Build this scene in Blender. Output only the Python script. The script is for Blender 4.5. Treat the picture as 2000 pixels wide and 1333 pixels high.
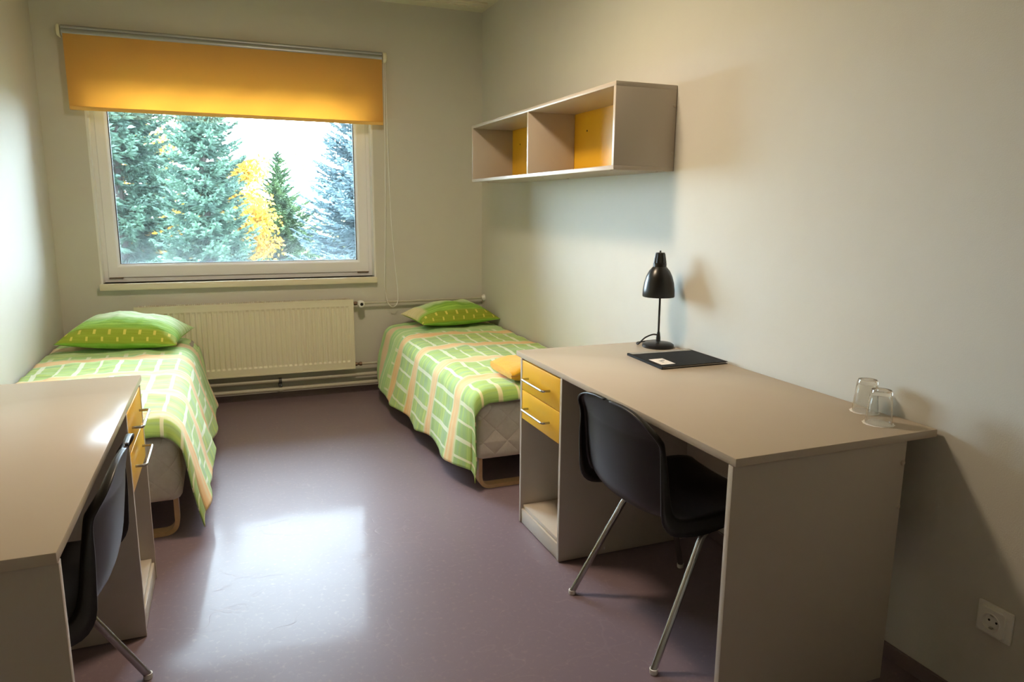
import bpy, bmesh, math, random
from mathutils import Vector, Matrix, noise

for o in list(bpy.data.objects):
    bpy.data.objects.remove(o, do_unlink=True)
S = bpy.context.scene
COL = S.collection
PI = math.pi

# ------------------------------------------------------------------ camera, world, lights, exposure
def make_camera():
    yaw, pitch, roll = -0.3804, -0.1851, 0.0087
    F = Vector((-math.sin(yaw)*math.cos(pitch), math.cos(yaw)*math.cos(pitch), math.sin(pitch)))
    R0 = Vector((math.cos(yaw), math.sin(yaw), 0)); U0 = R0.cross(F)
    R = R0*math.cos(roll) + U0*math.sin(roll); U = U0*math.cos(roll) - R0*math.sin(roll)
    cd = bpy.data.cameras.new('camera'); c = bpy.data.objects.new('camera', cd); COL.objects.link(c)
    cd.sensor_width = 36; cd.lens = 1396.4/2000*36; cd.clip_start = .05; cd.clip_end = 300
    M = Matrix((R, U, -F)).transposed().to_4x4(); M.translation = (-1.788, -5.0946, 1.3259)
    c.matrix_world = M
    S.camera = c
make_camera()

W = bpy.data.worlds.new('overcast_sky'); S.world = W; W.use_nodes = True
bg = W.node_tree.nodes['Background']
bg.inputs['Color'].default_value = (.71, .86, 1.0, 1)
bg.inputs['Strength'].default_value = 37.0

def lamp_light(name, loc, size, power, color):
    l = bpy.data.lights.new(name, 'AREA'); l.shape = 'DISK'; l.size = size; l.energy = power; l.color = color
    o = bpy.data.objects.new(name, l); o.location = loc; COL.objects.link(o); return o
# the warm ceiling lamp in the middle of the room (its fixture is built with the ceiling)
LAMP_XY = (-1.30, -2.35)
lamp_light('ceiling_lamp_bulb', (LAMP_XY[0], LAMP_XY[1], 2.575), .36, 35, (1.0, .78, .55))

S.view_settings.view_transform = 'Standard'; S.view_settings.look = 'None'
S.view_settings.gamma = 1; S.view_settings.use_curve_mapping = False
S.view_settings.exposure = 0.15
S.cycles.use_denoising = True
S.cycles.max_bounces = 10; S.cycles.diffuse_bounces = 6; S.cycles.glossy_bounces = 5
S.cycles.transmission_bounces = 8; S.cycles.transparent_max_bounces = 12
S.cycles.sample_clamp_indirect = 8

# ------------------------------------------------------------------ material helpers
def lin(c):
    return tuple((v/255/12.92 if v/255 <= .04045 else ((v/255+.055)/1.055)**2.4) for v in c) + (1,)

class NT:
    def __init__(s, name):
        s.m = bpy.data.materials.new(name); s.m.use_nodes = True
        s.t = s.m.node_tree; s.p = s.t.nodes['Principled BSDF']; s.out = s.t.nodes['Material Output']
    def n(s, kind): return s.t.nodes.new(kind)
    def link(s, a, b): s.t.links.new(a, b)
    def put(s, v, sock):
        if hasattr(v, 'is_output'): s.link(v, sock)
        else: sock.default_value = v
    def math(s, op, a, b=0.0, c=0.0):
        q = s.n('ShaderNodeMath'); q.operation = op
        for i, v in enumerate((a, b, c)): s.put(v, q.inputs[i])
        return q.outputs[0]
    def step(s, x, lo, hi, a=0.0, b=1.0):
        q = s.n('ShaderNodeMapRange'); q.interpolation_type = 'SMOOTHSTEP'
        for i, v in enumerate((x, lo, hi, a, b)): s.put(v, q.inputs[i])
        return q.outputs[0]
    def mix(s, f, a, b):
        q = s.n('ShaderNodeMix'); q.data_type = 'RGBA'
        s.put(f, q.inputs[0]); s.put(a, q.inputs[6]); s.put(b, q.inputs[7])
        return q.outputs[2]
    def xyz(s, v):
        q = s.n('ShaderNodeSeparateXYZ'); s.link(v, q.inputs[0]); return q.outputs
    def comb(s, x, y, z=0.0):
        q = s.n('ShaderNodeCombineXYZ')
        for i, v in enumerate((x, y, z)): s.put(v, q.inputs[i])
        return q.outputs[0]
    def coord(s, kind='Object'):
        return s.n('ShaderNodeTexCoord').outputs[kind]
    def noise(s, vec, scale, detail=3, rough=.5):
        q = s.n('ShaderNodeTexNoise'); s.link(vec, q.inputs['Vector'])
        q.inputs['Scale'].default_value = scale; q.inputs['Detail'].default_value = detail
        q.inputs['Roughness'].default_value = rough
        return q.outputs[0]
    def mapping(s, vec, scale=(1,1,1), rot=(0,0,0), loc=(0,0,0)):
        q = s.n('ShaderNodeMapping'); s.link(vec, q.inputs[0])
        q.inputs['Scale'].default_value = scale; q.inputs['Rotation'].default_value = rot; q.inputs['Location'].default_value = loc
        return q.outputs[0]
    def bump(s, h, strength=.2, dist=.01):
        q = s.n('ShaderNodeBump'); s.link(h, q.inputs['Height'])
        q.inputs['Strength'].default_value = strength; q.inputs['Distance'].default_value = dist
        s.link(q.outputs[0], s.p.inputs['Normal'])

def mat(name, rgb, rough=.5, metal=0.0, vary=.06, vscale=9, bump=0.0, bscale=120, **kw):
    t = NT(name)
    c = t.coord()
    base = lin(rgb)
    nz = t.noise(c, vscale, 3)
    dark = tuple(v*(1-vary) for v in base[:3]) + (1,); lite = tuple(min(1, v*(1+vary)) for v in base[:3]) + (1,)
    t.link(t.mix(nz, dark, lite), t.p.inputs['Base Color'])
    t.p.inputs['Roughness'].default_value = rough; t.p.inputs['Metallic'].default_value = metal
    for k, v in kw.items(): t.p.inputs[k.replace('_', ' ')].default_value = v
    if bump: t.bump(t.noise(c, bscale, 2), bump, .002)
    return t.m

M = {}
M['wall'] = mat('painted_wall', (205,203,194), .75, vary=.02, bump=.15, bscale=260)
M['ceiling'] = mat('ceiling_paint', (222,218,200), .8, vary=.02)
M['cream'] = mat('cream_enamel', (226,220,196), .35, vary=.02)
M['white'] = mat('white_plastic', (232,233,230), .35, vary=.01)
M['sash'] = mat('window_plastic', (242,244,248), .3, vary=.01)
M['gasket'] = mat('rubber_gasket', (48,50,52), .6)
M['brownseal'] = mat('aged_sealant', (206,198,184), .7, vary=.05)
M['hinge'] = mat('hinge_metal', (120,100,82), .4, .8)
M['lam'] = mat('light_grey_laminate', (188,178,165), .32, vary=.015)
M['lamtop'] = mat('desk_laminate', (194,182,166), .15, vary=.015, Specular_IOR_Level=.035)
M['yellow'] = mat('yellow_laminate', (238,184,40), .35, vary=.02)
M['chrome'] = mat('chrome', (178,178,176), .26, 1.0, vary=.01)
M['steel'] = mat('brushed_steel', (190,190,186), .3, 1.0, vary=.03)
M['black'] = mat('black_plastic', (17,17,18), .38, vary=.1)
M['blacklamp'] = mat('black_lacquer', (14,14,15), .3, vary=.1)
M['rubber'] = mat('black_rubber', (22,22,22), .7)
M['folder'] = mat('black_folder_board', (17,16,15), .6, vary=.1, Specular_IOR_Level=.15, bump=.1, bscale=300)
M['paper'] = mat('white_paper', (238,234,228), .8, vary=.02)
M['clearfilm'] = mat('grey_film', (158,154,148), .25, vary=.05)
M['ink'] = mat('dark_ink', (38,42,58), .7)
M['copper'] = mat('aged_brass', (112,92,74), .45, .7, vary=.15)
M['pipe'] = mat('pipe_paint', (188,184,170), .4, vary=.03)
M['clip'] = mat('grey_clip', (70,72,70), .5)
M['alu'] = mat('satin_aluminium', (176,180,184), .38, .75, vary=.02)
M['wood'] = mat('bent_birch', (196,158,112), .45, vary=.15, vscale=30)
M['topper'] = mat('topper_cloth', (166,158,152), .9, vary=.04)
M['base'] = mat('base_board', (112,96,98), .45, vary=.06)
M['trunk'] = mat('tree_bark', (52,44,40), .9, vary=.3, vscale=6)
M['greybark'] = mat('pale_bark', (176,170,165), .9, vary=.2, vscale=6)

def m_floor():
    t = NT('mauve_linoleum'); c = t.coord()
    big = t.noise(c, 1.3, 4); fine = t.noise(c, 60, 3)
    col = t.mix(big, lin((112,97,105)), lin((126,110,117)))
    col = t.mix(t.step(fine, .55, .75), col, lin((130,113,117)))
    # thin curved scuffs crossing in all directions
    scr = None
    for k, (sc, st) in enumerate(((3.2, 1.0), (4.6, .6), (6.5, 1.7), (2.3, 2.2))):
        v = t.mapping(c, (sc, sc*st, 1), (0, 0, k*.9), (k*3.1, k*1.7, k*2.0))
        q = t.math('ABSOLUTE', t.math('SUBTRACT', t.noise(v, 1.0, 2, .55), .5))
        ln = t.math('MULTIPLY', t.step(q, .0045, .0012), t.step(t.noise(v, .7, 2), .50, .60))
        scr = ln if scr is None else t.math('MAXIMUM', scr, ln)
    worn = t.step(t.noise(c, 4.5, 5, .7), .48, .70)
    col = t.mix(t.math('MULTIPLY', scr, .05), col, lin((176,164,166)))
    t.link(col, t.p.inputs['Base Color'])
    t.p.inputs['Roughness'].default_value = .42
    t.p.inputs['Specular IOR Level'].default_value = .12
    t.p.inputs['Coat Weight'].default_value = .19; t.p.inputs['Coat IOR'].default_value = 1.27
    t.link(t.math('ADD', .095, t.math('ADD', t.math('MULTIPLY', worn, .07), t.math('MULTIPLY', scr, .10))), t.p.inputs['Coat Roughness'])
    h = t.math('ADD', t.noise(c, 9, 2), t.math('ADD', t.math('MULTIPLY', scr, -.45), t.math('MULTIPLY', worn, .10)))
    q = t.n('ShaderNodeBump'); t.link(h, q.inputs['Height']); q.inputs['Strength'].default_value = .12; q.inputs['Distance'].default_value = .004
    t.link(q.outputs[0], t.p.inputs['Normal']); t.link(q.outputs[0], t.p.inputs['Coat Normal'])
    return t.m
M['floor'] = m_floor()

def m_blind():
    t = NT('yellow_blind_cloth'); c = t.coord()
    weave = t.noise(t.mapping(c, (900, 900, 500)), 1, 1)
    t.link(t.mix(weave, lin((228,182,98)), lin((236,190,110))), t.p.inputs['Base Color'])
    t.p.inputs['Roughness'].default_value = .85
    tr = t.n('ShaderNodeBsdfTranslucent'); tr.inputs[0].default_value = lin((240,178,60))
    ms = t.n('ShaderNodeMixShader'); ms.inputs[0].default_value = .0015
    t.link(t.p.outputs[0], ms.inputs[1]); t.link(tr.outputs[0], ms.inputs[2]); t.link(ms.outputs[0], t.out.inputs[0])
    return t.m
M['blind'] = m_blind()

def m_pane():
    t = NT('window_glass'); c = t.coord('Generated')
    x, y, z = t.xyz(c)
    tr = t.n('ShaderNodeBsdfTransparent'); tr.inputs[0].default_value = (.96, .985, .98, 1)
    gl = t.n('ShaderNodeBsdfGlossy'); gl.inputs['Roughness'].default_value = .02
    fr = t.n('ShaderNodeFresnel'); fr.inputs[0].default_value = 1.45
    ms = t.n('ShaderNodeMixShader'); t.link(fr.outputs[0], ms.inputs[0]); t.link(tr.outputs[0], ms.inputs[1]); t.link(gl.outputs[0], ms.inputs[2])
    # milky film of dried moisture, thicker along the lower edge
    df = t.n('ShaderNodeBsdfTranslucent'); df.inputs[0].default_value = (.82, .9, .95, 1)
    edge = t.step(t.math('ADD', z, t.math('MULTIPLY', t.noise(c, 7, 4, .65), .22)), .34, .10)
    film = t.math('MULTIPLY', edge, .012)
    film = t.math('ADD', film, .004)
    m2 = t.n('ShaderNodeMixShader'); t.link(film, m2.inputs[0]); t.link(ms.outputs[0], m2.inputs[1]); t.link(df.outputs[0], m2.inputs[2])
    t.link(m2.outputs[0], t.out.inputs[0])
    return t.m
M['pane'] = m_pane()

def m_glass():
    t = NT('tumbler_glass')
    t.p.inputs['Base Color'].default_value = (.98, 1, .99, 1); t.p.inputs['Roughness'].default_value = .02
    t.p.inputs['Transmission Weight'].default_value = 1; t.p.inputs['IOR'].default_value = 1.46
    t.bump(t.noise(t.coord(), 40, 1), .03, .002)
    return t.m
M['glass'] = m_glass()

def m_duvet(name, dx=0.0, dv=0.0):
    t = NT(name); uv = t.coord('UV'); u, v, _ = t.xyz(uv)
    wob = t.math('MULTIPLY', t.math('SUBTRACT', t.noise(uv, 4, 2), .5), .02)
    v = t.math('ADD', t.math('ADD', v, wob), dv); u = t.math('ADD', t.math('ADD', u, t.math('MULTIPLY', wob, .6)), dx)
    # brush-stroke greens running across the bed
    st = t.noise(t.comb(t.math('MULTIPLY', u, 1.6), t.math('MULTIPLY', v, 26)), 1.0, 4, .6)
    st2 = t.noise(t.comb(t.math('MULTIPLY', u, 2.2), t.math('MULTIPLY', v, 75), 3.3), 1.0, 2, .6)
    row = t.math('SUBTRACT', t.math('FRACT', t.math('ADD', t.math('DIVIDE', t.math('SUBTRACT', v, .55), .405), .5)), .5)
    d = t.math('MULTIPLY', t.math('ABSOLUTE', row), .405)
    g = t.mix(t.step(st, .30, .62), lin((160,192,138)), lin((182,212,108)))
    g = t.mix(t.step(st, .52, .74), g, lin((216,226,140)))
    g = t.mix(t.math('MULTIPLY', t.step(st2, .52, .68), .45), g, lin((136,174,92)))
    # greener towards the foot, mint towards the head: two printed dyes
    deep = t.step(v, 1.72, 2.2)
    g = t.mix(t.math('MULTIPLY', deep, .75), g, t.mix(t.step(st2, .35, .65), lin((112,152,44)), lin((150,182,72))))
    mint = t.step(v, .75, .25)
    g = t.mix(t.math('MULTIPLY', mint, .8), g, t.mix(t.step(st, .4, .6), lin((164,214,148)), lin((206,230,170))))
    inb = t.step(v, .40, .46)
    # white lines lengthwise
    fu = t.math('MULTIPLY', t.math('ABSOLUTE', t.math('SUBTRACT', t.math('FRACT', t.math('DIVIDE', u, .18)), .5)), .18)
    thick = t.step(fu, .0125, .0095); fu2 = t.math('SUBTRACT', .09, fu)
    thin = t.step(fu2, .008, .005)
    lines = t.math('MULTIPLY', t.math('MAXIMUM', thick, thin), inb)
    lc = t.mix(deep, lin((234,240,216)), lin((222,206,128)))
    g = t.mix(t.math('MULTIPLY', lines, .9), g, lc)
    # peach bands with a pale border
    bord = t.math('MULTIPLY', t.step(d, .064, .054), inb)
    g = t.mix(t.math('MULTIPLY', bord, .8), g, lin((226,226,182)))
    band = t.math('MULTIPLY', t.step(d, .050, .036), inb)
    peach = t.mix(t.step(st2, .38, .62), lin((240,192,126)), lin((240,212,156)))
    g = t.mix(t.math('MULTIPLY', band, .95), g, peach)
    head = t.math('MULTIPLY', t.step(v, .07, .10), t.step(v, .24, .19))
    g = t.mix(t.math('MULTIPLY', head, .8), g, lin((242,208,178)))
    fine = t.math('MULTIPLY', t.step(t.math('ABSOLUTE', t.math('SUBTRACT', v, .33)), .012, .006), .6)
    g = t.mix(fine, g, lin((226,238,210)))
    t.link(g, t.p.inputs['Base Color']); t.p.inputs['Roughness'].default_value = .85
    t.p.inputs['Sheen Weight'].default_value = .15
    t.bump(t.noise(uv, 500, 1), .1, .001)
    return t.m
M['duvet'] = m_duvet('plaid_cotton'); M['duvet2'] = m_duvet('plaid_cotton_left', .04, -.16)

def m_pillow():
    t = NT('pillow_cotton'); uv = t.coord('UV'); u, v, w = t.xyz(uv)
    v = t.math('ADD', v, t.math('MULTIPLY', t.math('SUBTRACT', t.noise(uv, 5, 2), .5), .02))
    st = t.noise(t.comb(t.math('MULTIPLY', u, 2.0), t.math('MULTIPLY', v, 60)), 1, 3, .6)
    g = t.mix(t.step(st, .35, .65), lin((112,164,44)), lin((160,200,84)))
    # v runs over the top from the front seam (0) to the back seam (about .55)
    g = t.mix(t.step(v, .17, .26), g, t.mix(t.step(st, .4, .6), lin((178,214,142)), lin((216,232,192))))
    olive = t.math('MULTIPLY', t.step(v, .0, .012), t.step(v, .11, .085))
    g = t.mix(t.math('MULTIPLY', olive, .85), g, t.mix(st, lin((128,146,30)), lin((162,168,46))))
    def dash(per, off, lo, hi, half):
        f = t.math('MULTIPLY', t.math('ABSOLUTE', t.math('SUBTRACT', t.math('FRACT', t.math('DIVIDE', t.math('ADD', u, off), per)), .5)), per)
        a = t.step(f, half, half*.75)
        return t.math('MULTIPLY', a, t.math('MULTIPLY', t.step(v, lo, lo+.006), t.step(v, hi, hi-.006)))
    ds = t.math('MAXIMUM', dash(.078, 0, .055, .092, .008), dash(.078, .034, .015, .045, .0065))
    g = t.mix(t.math('MULTIPLY', ds, .85), g, lin((222,206,98)))
    pk = t.math('MULTIPLY', t.step(u, .09, .05), t.step(v, .1, .16))
    g = t.mix(t.math('MULTIPLY', pk, .7), g, lin((238,214,170)))
    t.link(g, t.p.inputs['Base Color']); t.p.inputs['Roughness'].default_value = .85
    t.bump(t.noise(uv, 12, 3), .25, .01)
    return t.m
M['pillow'] = m_pillow()

def m_mattress():
    t = NT('quilted_ticking'); c = t.coord(); x, y, z = t.xyz(c)
    # stitched diamond lines
    a = t.math('SINE', t.math('MULTIPLY', t.math('ADD', t.math('ADD', x, y), z), 26))
    b = t.math('SINE', t.math('MULTIPLY', t.math('SUBTRACT', t.math('ADD', x, y), z), 26))
    seam = t.math('MINIMUM', t.math('ABSOLUTE', a), t.math('ABSOLUTE', b))
    h = t.math('POWER', seam, .45)
    nz = t.noise(c, 60, 2)
    t.link(t.mix(nz, lin((206,194,176)), lin((218,208,192))), t.p.inputs['Base Color'])
    t.p.inputs['Roughness'].default_value = .9
    t.bump(t.math('ADD', h, t.math('MULTIPLY', nz, .1)), .35, .012)
    return t.m
M['mattress'] = m_mattress()

def m_towel():
    t = NT('yellow_terry'); c = t.coord()
    n1 = t.noise(c, 260, 2); n2 = t.noise(c, 30, 2)
    t.link(t.mix(n2, lin((226,164,14)), lin((240,184,30))), t.p.inputs['Base Color'])
    t.p.inputs['Roughness'].default_value = .95; t.p.inputs['Sheen Weight'].default_value = .3
    t.bump(t.math('ADD', n1, t.math('MULTIPLY', n2, .6)), .6, .006)
    return t.m
M['towel'] = m_towel()

def m_leaf(name, c1, c2, scale, tl=.2, gap=None):
    t = NT(name); c = t.coord()
    n = t.noise(c, scale, 3)
    col = t.mix(t.step(n, .35, .65), lin(c1), lin(c2))
    t.link(col, t.p.inputs['Base Color']); t.p.inputs['Roughness'].default_value = .7
    t.p.inputs['Specular IOR Level'].default_value = .2
    tr = t.n('ShaderNodeBsdfTranslucent'); t.link(col, tr.inputs[0])
    ms = t.n('ShaderNodeMixShader'); ms.inputs[0].default_value = tl
    t.link(t.p.outputs[0], ms.inputs[1]); t.link(tr.outputs[0], ms.inputs[2]); t.link(ms.outputs[0], t.out.inputs[0])
    return t.m
M['spruce'] = m_leaf('spruce_needles', (36,54,46), (62,86,70), 3.0)
M['spruce_green'] = m_leaf('green_spruce_needles', (36,56,36), (66,90,52), 3.0)
M['spruce_blue'] = m_leaf('blue_spruce_needles', (54,70,76), (84,103,108), 3.0)
M['autumn'] = m_leaf('autumn_leaves', (160,116,28), (182,148,52), 2.0, .4)
M['paleleaf'] = m_leaf('pale_autumn_leaves', (150,136,86), (130,138,94), 2.0, .4)
M['grass'] = mat('lawn_grass', (74,88,48), .9, vary=.3, vscale=3)
M['teal'] = mat('teal_render', (110,170,165), .8)
M['roof'] = mat('grey_roof', (120,118,116), .8)
M['dark_glass'] = mat('dark_window_glass', (60,70,80), .1)

# ------------------------------------------------------------------ mesh helpers
def new(): return bmesh.new()

def box(bm, x0, x1, y0, y1, z0, z1, bev=0.0, seg=2):
    vs = [bm.verts.new(p) for p in ((x0,y0,z0),(x1,y0,z0),(x1,y1,z0),(x0,y1,z0),(x0,y0,z1),(x1,y0,z1),(x1,y1,z1),(x0,y1,z1))]
    fs = [bm.faces.new([vs[i] for i in q]) for q in ((0,3,2,1),(4,5,6,7),(0,1,5,4),(1,2,6,5),(2,3,7,6),(3,0,4,7))]
    if bev:
        es = list({e for f in fs for e in f.edges})
        bmesh.ops.bevel(bm, geom=es, offset=bev, segments=seg, profile=.5, affect='EDGES')
    return bm

def frames(pts):
    T = []
    for i in range(len(pts)):
        a = pts[max(0, i-1)]; b = pts[min(len(pts)-1, i+1)]
        T.append((b-a).normalized())
    n = T[0].orthogonal().normalized(); out = []
    for t in T:
        n = (n - t*n.dot(t))
        n = n.normalized() if n.length > 1e-6 else t.orthogonal().normalized()
        out.append((n.copy(), t.cross(n)))
    return out

def tube(bm, pts, r, seg=10, cap=True, prof=None):
    pts = [Vector(p) for p in pts]; fr = frames(pts); rings = []
    for i, (p, (n, b)) in enumerate(zip(pts, fr)):
        rr = r[i] if isinstance(r, (list, tuple)) else r
        rings.append([bm.verts.new(p + (n*math.cos(2*PI*k/seg) + b*math.sin(2*PI*k/seg))*rr) for k in range(seg)])
    for a, c in zip(rings, rings[1:]):
        for k in range(seg):
            bm.faces.new((a[k], a[(k+1) % seg], c[(k+1) % seg], c[k]))
    if cap:
        bm.faces.new(rings[0][::-1]); bm.faces.new(rings[-1])
    return bm

def smooth_path(pts, n=6):
    pts = [Vector(p) for p in pts]; out = []
    P = [pts[0]] + pts + [pts[-1]]
    for i in range(1, len(P)-2):
        for k in range(n):
            t = k/n; a, b, c, d = P[i-1], P[i], P[i+1], P[i+2]
            out.append(.5*((2*b) + (c-a)*t + (2*a-5*b+4*c-d)*t*t + (3*b-a-3*c+d)*t**3))
    out.append(pts[-1]); return out

def round_path(pts, r, n=6):
    """polyline with corners rounded to radius-like distance r"""
    pts = [Vector(p) for p in pts]; out = [pts[0]]
    for a, b, c in zip(pts, pts[1:], pts[2:]):
        d1 = (a-b).normalized(); d2 = (c-b).normalized()
        p, q = b+d1*r, b+d2*r
        for k in range(n+1):
            t = k/n; out.append(p*(1-t)**2 + b*2*t*(1-t) + q*t*t)
    out.append(pts[-1]); return out

def lathe(bm, prof, seg=32, c=(0,0,0), axis='z', fn=None):
    c = Vector(c); rings = []
    for r, h in prof:
        ring = []
        for k in range(seg):
            a = 2*PI*k/seg; rr = r*(fn(a, h) if fn else 1)
            x, y = rr*math.cos(a), rr*math.sin(a)
            v = {'z': (x, y, h), 'x': (h, x, y), 'y': (x, h, -y)}[axis]
            ring.append(bm.verts.new(c + Vector(v)))
        rings.append(ring)
    for a, b in zip(rings, rings[1:]):
        for k in range(seg): bm.faces.new((a[k], a[(k+1) % seg], b[(k+1) % seg], b[k]))
    if prof[0][0] > 1e-6: bm.faces.new(rings[0][::-1])
    if prof[-1][0] > 1e-6: bm.faces.new(rings[-1])
    bmesh.ops.remove_doubles(bm, verts=bm.verts[:], dist=1e-6)
    return bm

def wloc(o):
    v = Vector((0,0,0))
    while o: v = v + o.location; o = o.parent
    return v

def obj(name, bm, m, parent=None, local=False, angle=35, smooth=True):
    bmesh.ops.recalc_face_normals(bm, faces=bm.faces[:])
    me = bpy.data.meshes.new(name)
    if parent is not None and not local:
        bmesh.ops.translate(bm, verts=bm.verts[:], vec=-wloc(parent))
    loc = Vector((0,0,0))
    if parent is None:
        vs = [v.co for v in bm.verts]
        loc = Vector(((min(v.x for v in vs)+max(v.x for v in vs))/2, (min(v.y for v in vs)+max(v.y for v in vs))/2, min(v.z for v in vs)))
        bmesh.ops.translate(bm, verts=bm.verts[:], vec=-loc)
    bm.to_mesh(me); bm.free()
    if smooth:
        me.polygons.foreach_set('use_smooth', [True]*len(me.polygons))
        me.set_sharp_from_angle(angle=math.radians(angle))
    me.materials.append(M[m] if isinstance(m, str) else m)
    o = bpy.data.objects.new(name, me); COL.objects.link(o); o.location = loc
    if parent is not None: o.parent = parent
    return o

def thing(name, label, cat, loc=(0,0,0), rotz=0.0, group=None):
    o = bpy.data.objects.new(name, None); COL.objects.link(o)
    o.location = loc; o.rotation_euler = (0,0,rotz); o.empty_display_size = .1
    return tag(o, label, cat, group)
def tag(o, label, cat, group=None):
    o['label'] = label; o['category'] = cat
    if group: o['group'] = group
    return o
def struct(o): o['kind'] = 'structure'; return o
def B(*a, **k): return box(new(), *a, **k)

# ------------------------------------------------------------------ the room
XL, YB, H = -2.752, -5.75, 2.676
WX0, WX1, WZ0, WZ1 = -2.5217, -.7985, .80, 2.17        # window opening
struct(obj('floor', B(XL-.2, .2, YB-.2, .25, -.2, 0), 'floor'))
struct(obj('ceiling', B(XL-.2, .2, YB-.2, .25, H, H+.2), 'ceiling'))
struct(obj('wall_left', B(XL-.2, XL, YB-.2, .25, 0, H), 'wall'))
struct(obj('wall_right', B(0, .2, YB-.2, .25, 0, H), 'wall'))
struct(obj('wall_back', B(XL, 0, YB-.2, YB, 0, H), 'wall'))
bm = new()
def frame_prism(bm, x0, x1, z0, z1, ix0, ix1, iz0, iz1, y0, y1):
    o = [(x0,z0),(x1,z0),(x1,z1),(x0,z1)]; i = [(ix0,iz0),(ix1,iz0),(ix1,iz1),(ix0,iz1)]
    V = {}
    for nm, ring in (('o',o),('i',i)):
        for y in (y0,y1): V[nm,y] = [bm.verts.new((p[0],y,p[1])) for p in ring]
    for k in range(4):
        j = (k+1) % 4
        bm.faces.new((V['o',y0][k],V['o',y0][j],V['i',y0][j],V['i',y0][k]))
        bm.faces.new((V['o',y1][k],V['i',y1][k],V['i',y1][j],V['o',y1][j]))
        bm.faces.new((V['o',y0][k],V['o',y1][k],V['o',y1][j],V['o',y0][j]))
        bm.faces.new((V['i',y0][k],V['i',y0][j],V['i',y1][j],V['i',y1][k]))
    return bm
frame_prism(bm, XL, 0, 0, H, WX0, WX1, WZ0, WZ1, 0, .25)
struct(obj('wall_window', bm, 'wall'))
# baseboards of the same linoleum, turned up the wall
struct(obj('baseboard_right', B(-.012, 0, YB, 0, 0, .045, bev=.003), 'base'))
struct(obj('baseboard_left', B(XL, XL+.012, YB, 0, 0, .045, bev=.003), 'base'))
struct(obj('baseboard_window', B(XL+.012, -.012, -.012, 0, 0, .045, bev=.003), 'base'))

# window
win = struct(thing('window_1', 'white plastic window with one wide sash looking onto spruces', 'window', (-1.66, .1, WZ0)))
FX0, FX1, FZ0 = WX0+.012, WX1-.012, .832
obj('reveal', frame_prism(new(), WX0, WX1, WZ0, WZ1, FX0, FX1, FZ0, WZ1-.012, .001, .16), 'white', win)
obj('window_frame', frame_prism(new(), FX0, FX1, FZ0, WZ1-.012, FX0+.03, FX1-.03, FZ0+.03, WZ1-.045, .090, .17), 'sash', win)
obj('seal', frame_prism(new(), FX0+.026, FX1-.026, FZ0+.026, WZ1-.041, FX0+.036, FX1-.036, FZ0+.036, WZ1-.05, .087, .12), 'brownseal', win)
SX0, SX1, SZ0, SZ1 = FX0+.022, FX1-.022, FZ0+.028, WZ1-.04
GX0, GX1, GZ0, GZ1 = -2.418, -.912, .945, SZ1-.07
bm = new()
ring = [[], [], [], [], []]
def rect_ring(bm, x0, x1, z0, z1, y): return [bm.verts.new(p) for p in ((x0,y,z0),(x1,y,z0),(x1,y,z1),(x0,y,z1))]
rs = [rect_ring(bm, SX0, SX1, SZ0, SZ1, .13), rect_ring(bm, SX0, SX1, SZ0, SZ1, .085), rect_ring(bm, SX0+.004, SX1-.004, SZ0+.004, SZ1-.004, .081),
      rect_ring(bm, GX0-.018, GX1+.018, GZ0-.018, GZ1+.018, .081), rect_ring(bm, GX0-.012, GX1+.012, GZ0-.012, GZ1+.012, .084),
      rect_ring(bm, GX0, GX1, GZ0, GZ1, .102), rect_ring(bm, GX0, GX1, GZ0, GZ1, .13)]
for a, b in zip(rs, rs[1:]+rs[:1]):
    for k in range(4): bm.faces.new((a[k], a[(k+1)%4], b[(k+1)%4], b[k]))
sash = obj('sash', bm, 'sash', win, angle=20)
obj('gasket', frame_prism(new(), GX0-.002, GX1+.002, GZ0-.002, GZ1+.002, GX0+.006, GX1-.006, GZ0+.004, GZ1-.006, .108, .124), 'gasket', sash)
for x in (SX0+.004, SX1-.084):
    obj('hinge', B(x, x+.08, .078, .086, SZ0-.004, SZ0+.003), 'hinge', sash)
obj('pane', B(GX0-.001, GX1+.001, .113, .117, GZ0-.001, GZ1+.001), 'pane', win, smooth=False)
sill = obj('window_sill', B(WX0-.004, WX1-.002, -.05, .10, .792, .832, bev=.004), 'cream', win)

# curtain rail on the ceiling
t = thing('curtain_rail', 'pale two-channel curtain rail screwed to the ceiling above the window', 'curtain rail', (-1.4, -.195, H-.016))
obj('rail', B(XL+.06, -.05, -.255, -.135, H-.012, H, bev=.002), 'cream', t)
for y in (-.225, -.165):
    obj('channel', B(XL+.062, -.052, y-.009, y+.009, H-.016, H-.012), 'ceiling', t)

# ceiling lamp whose warm light fills the room
t = thing('ceiling_lamp', 'round opal ceiling lamp in the middle of the room', 'lamp', (LAMP_XY[0], LAMP_XY[1], H-.09))
obj('mount', lathe(new(), [(.0,H-.03),(.19,H-.03),(.19,H),(.0,H)], 32, (LAMP_XY[0],LAMP_XY[1],0)), 'white', t)
obj('rim', lathe(new(), [(.165,H-.085),(.19,H-.085),(.19,H-.03),(.165,H-.03),(.165,H-.085)], 32, (LAMP_XY[0],LAMP_XY[1],0)), 'white', t)

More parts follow.
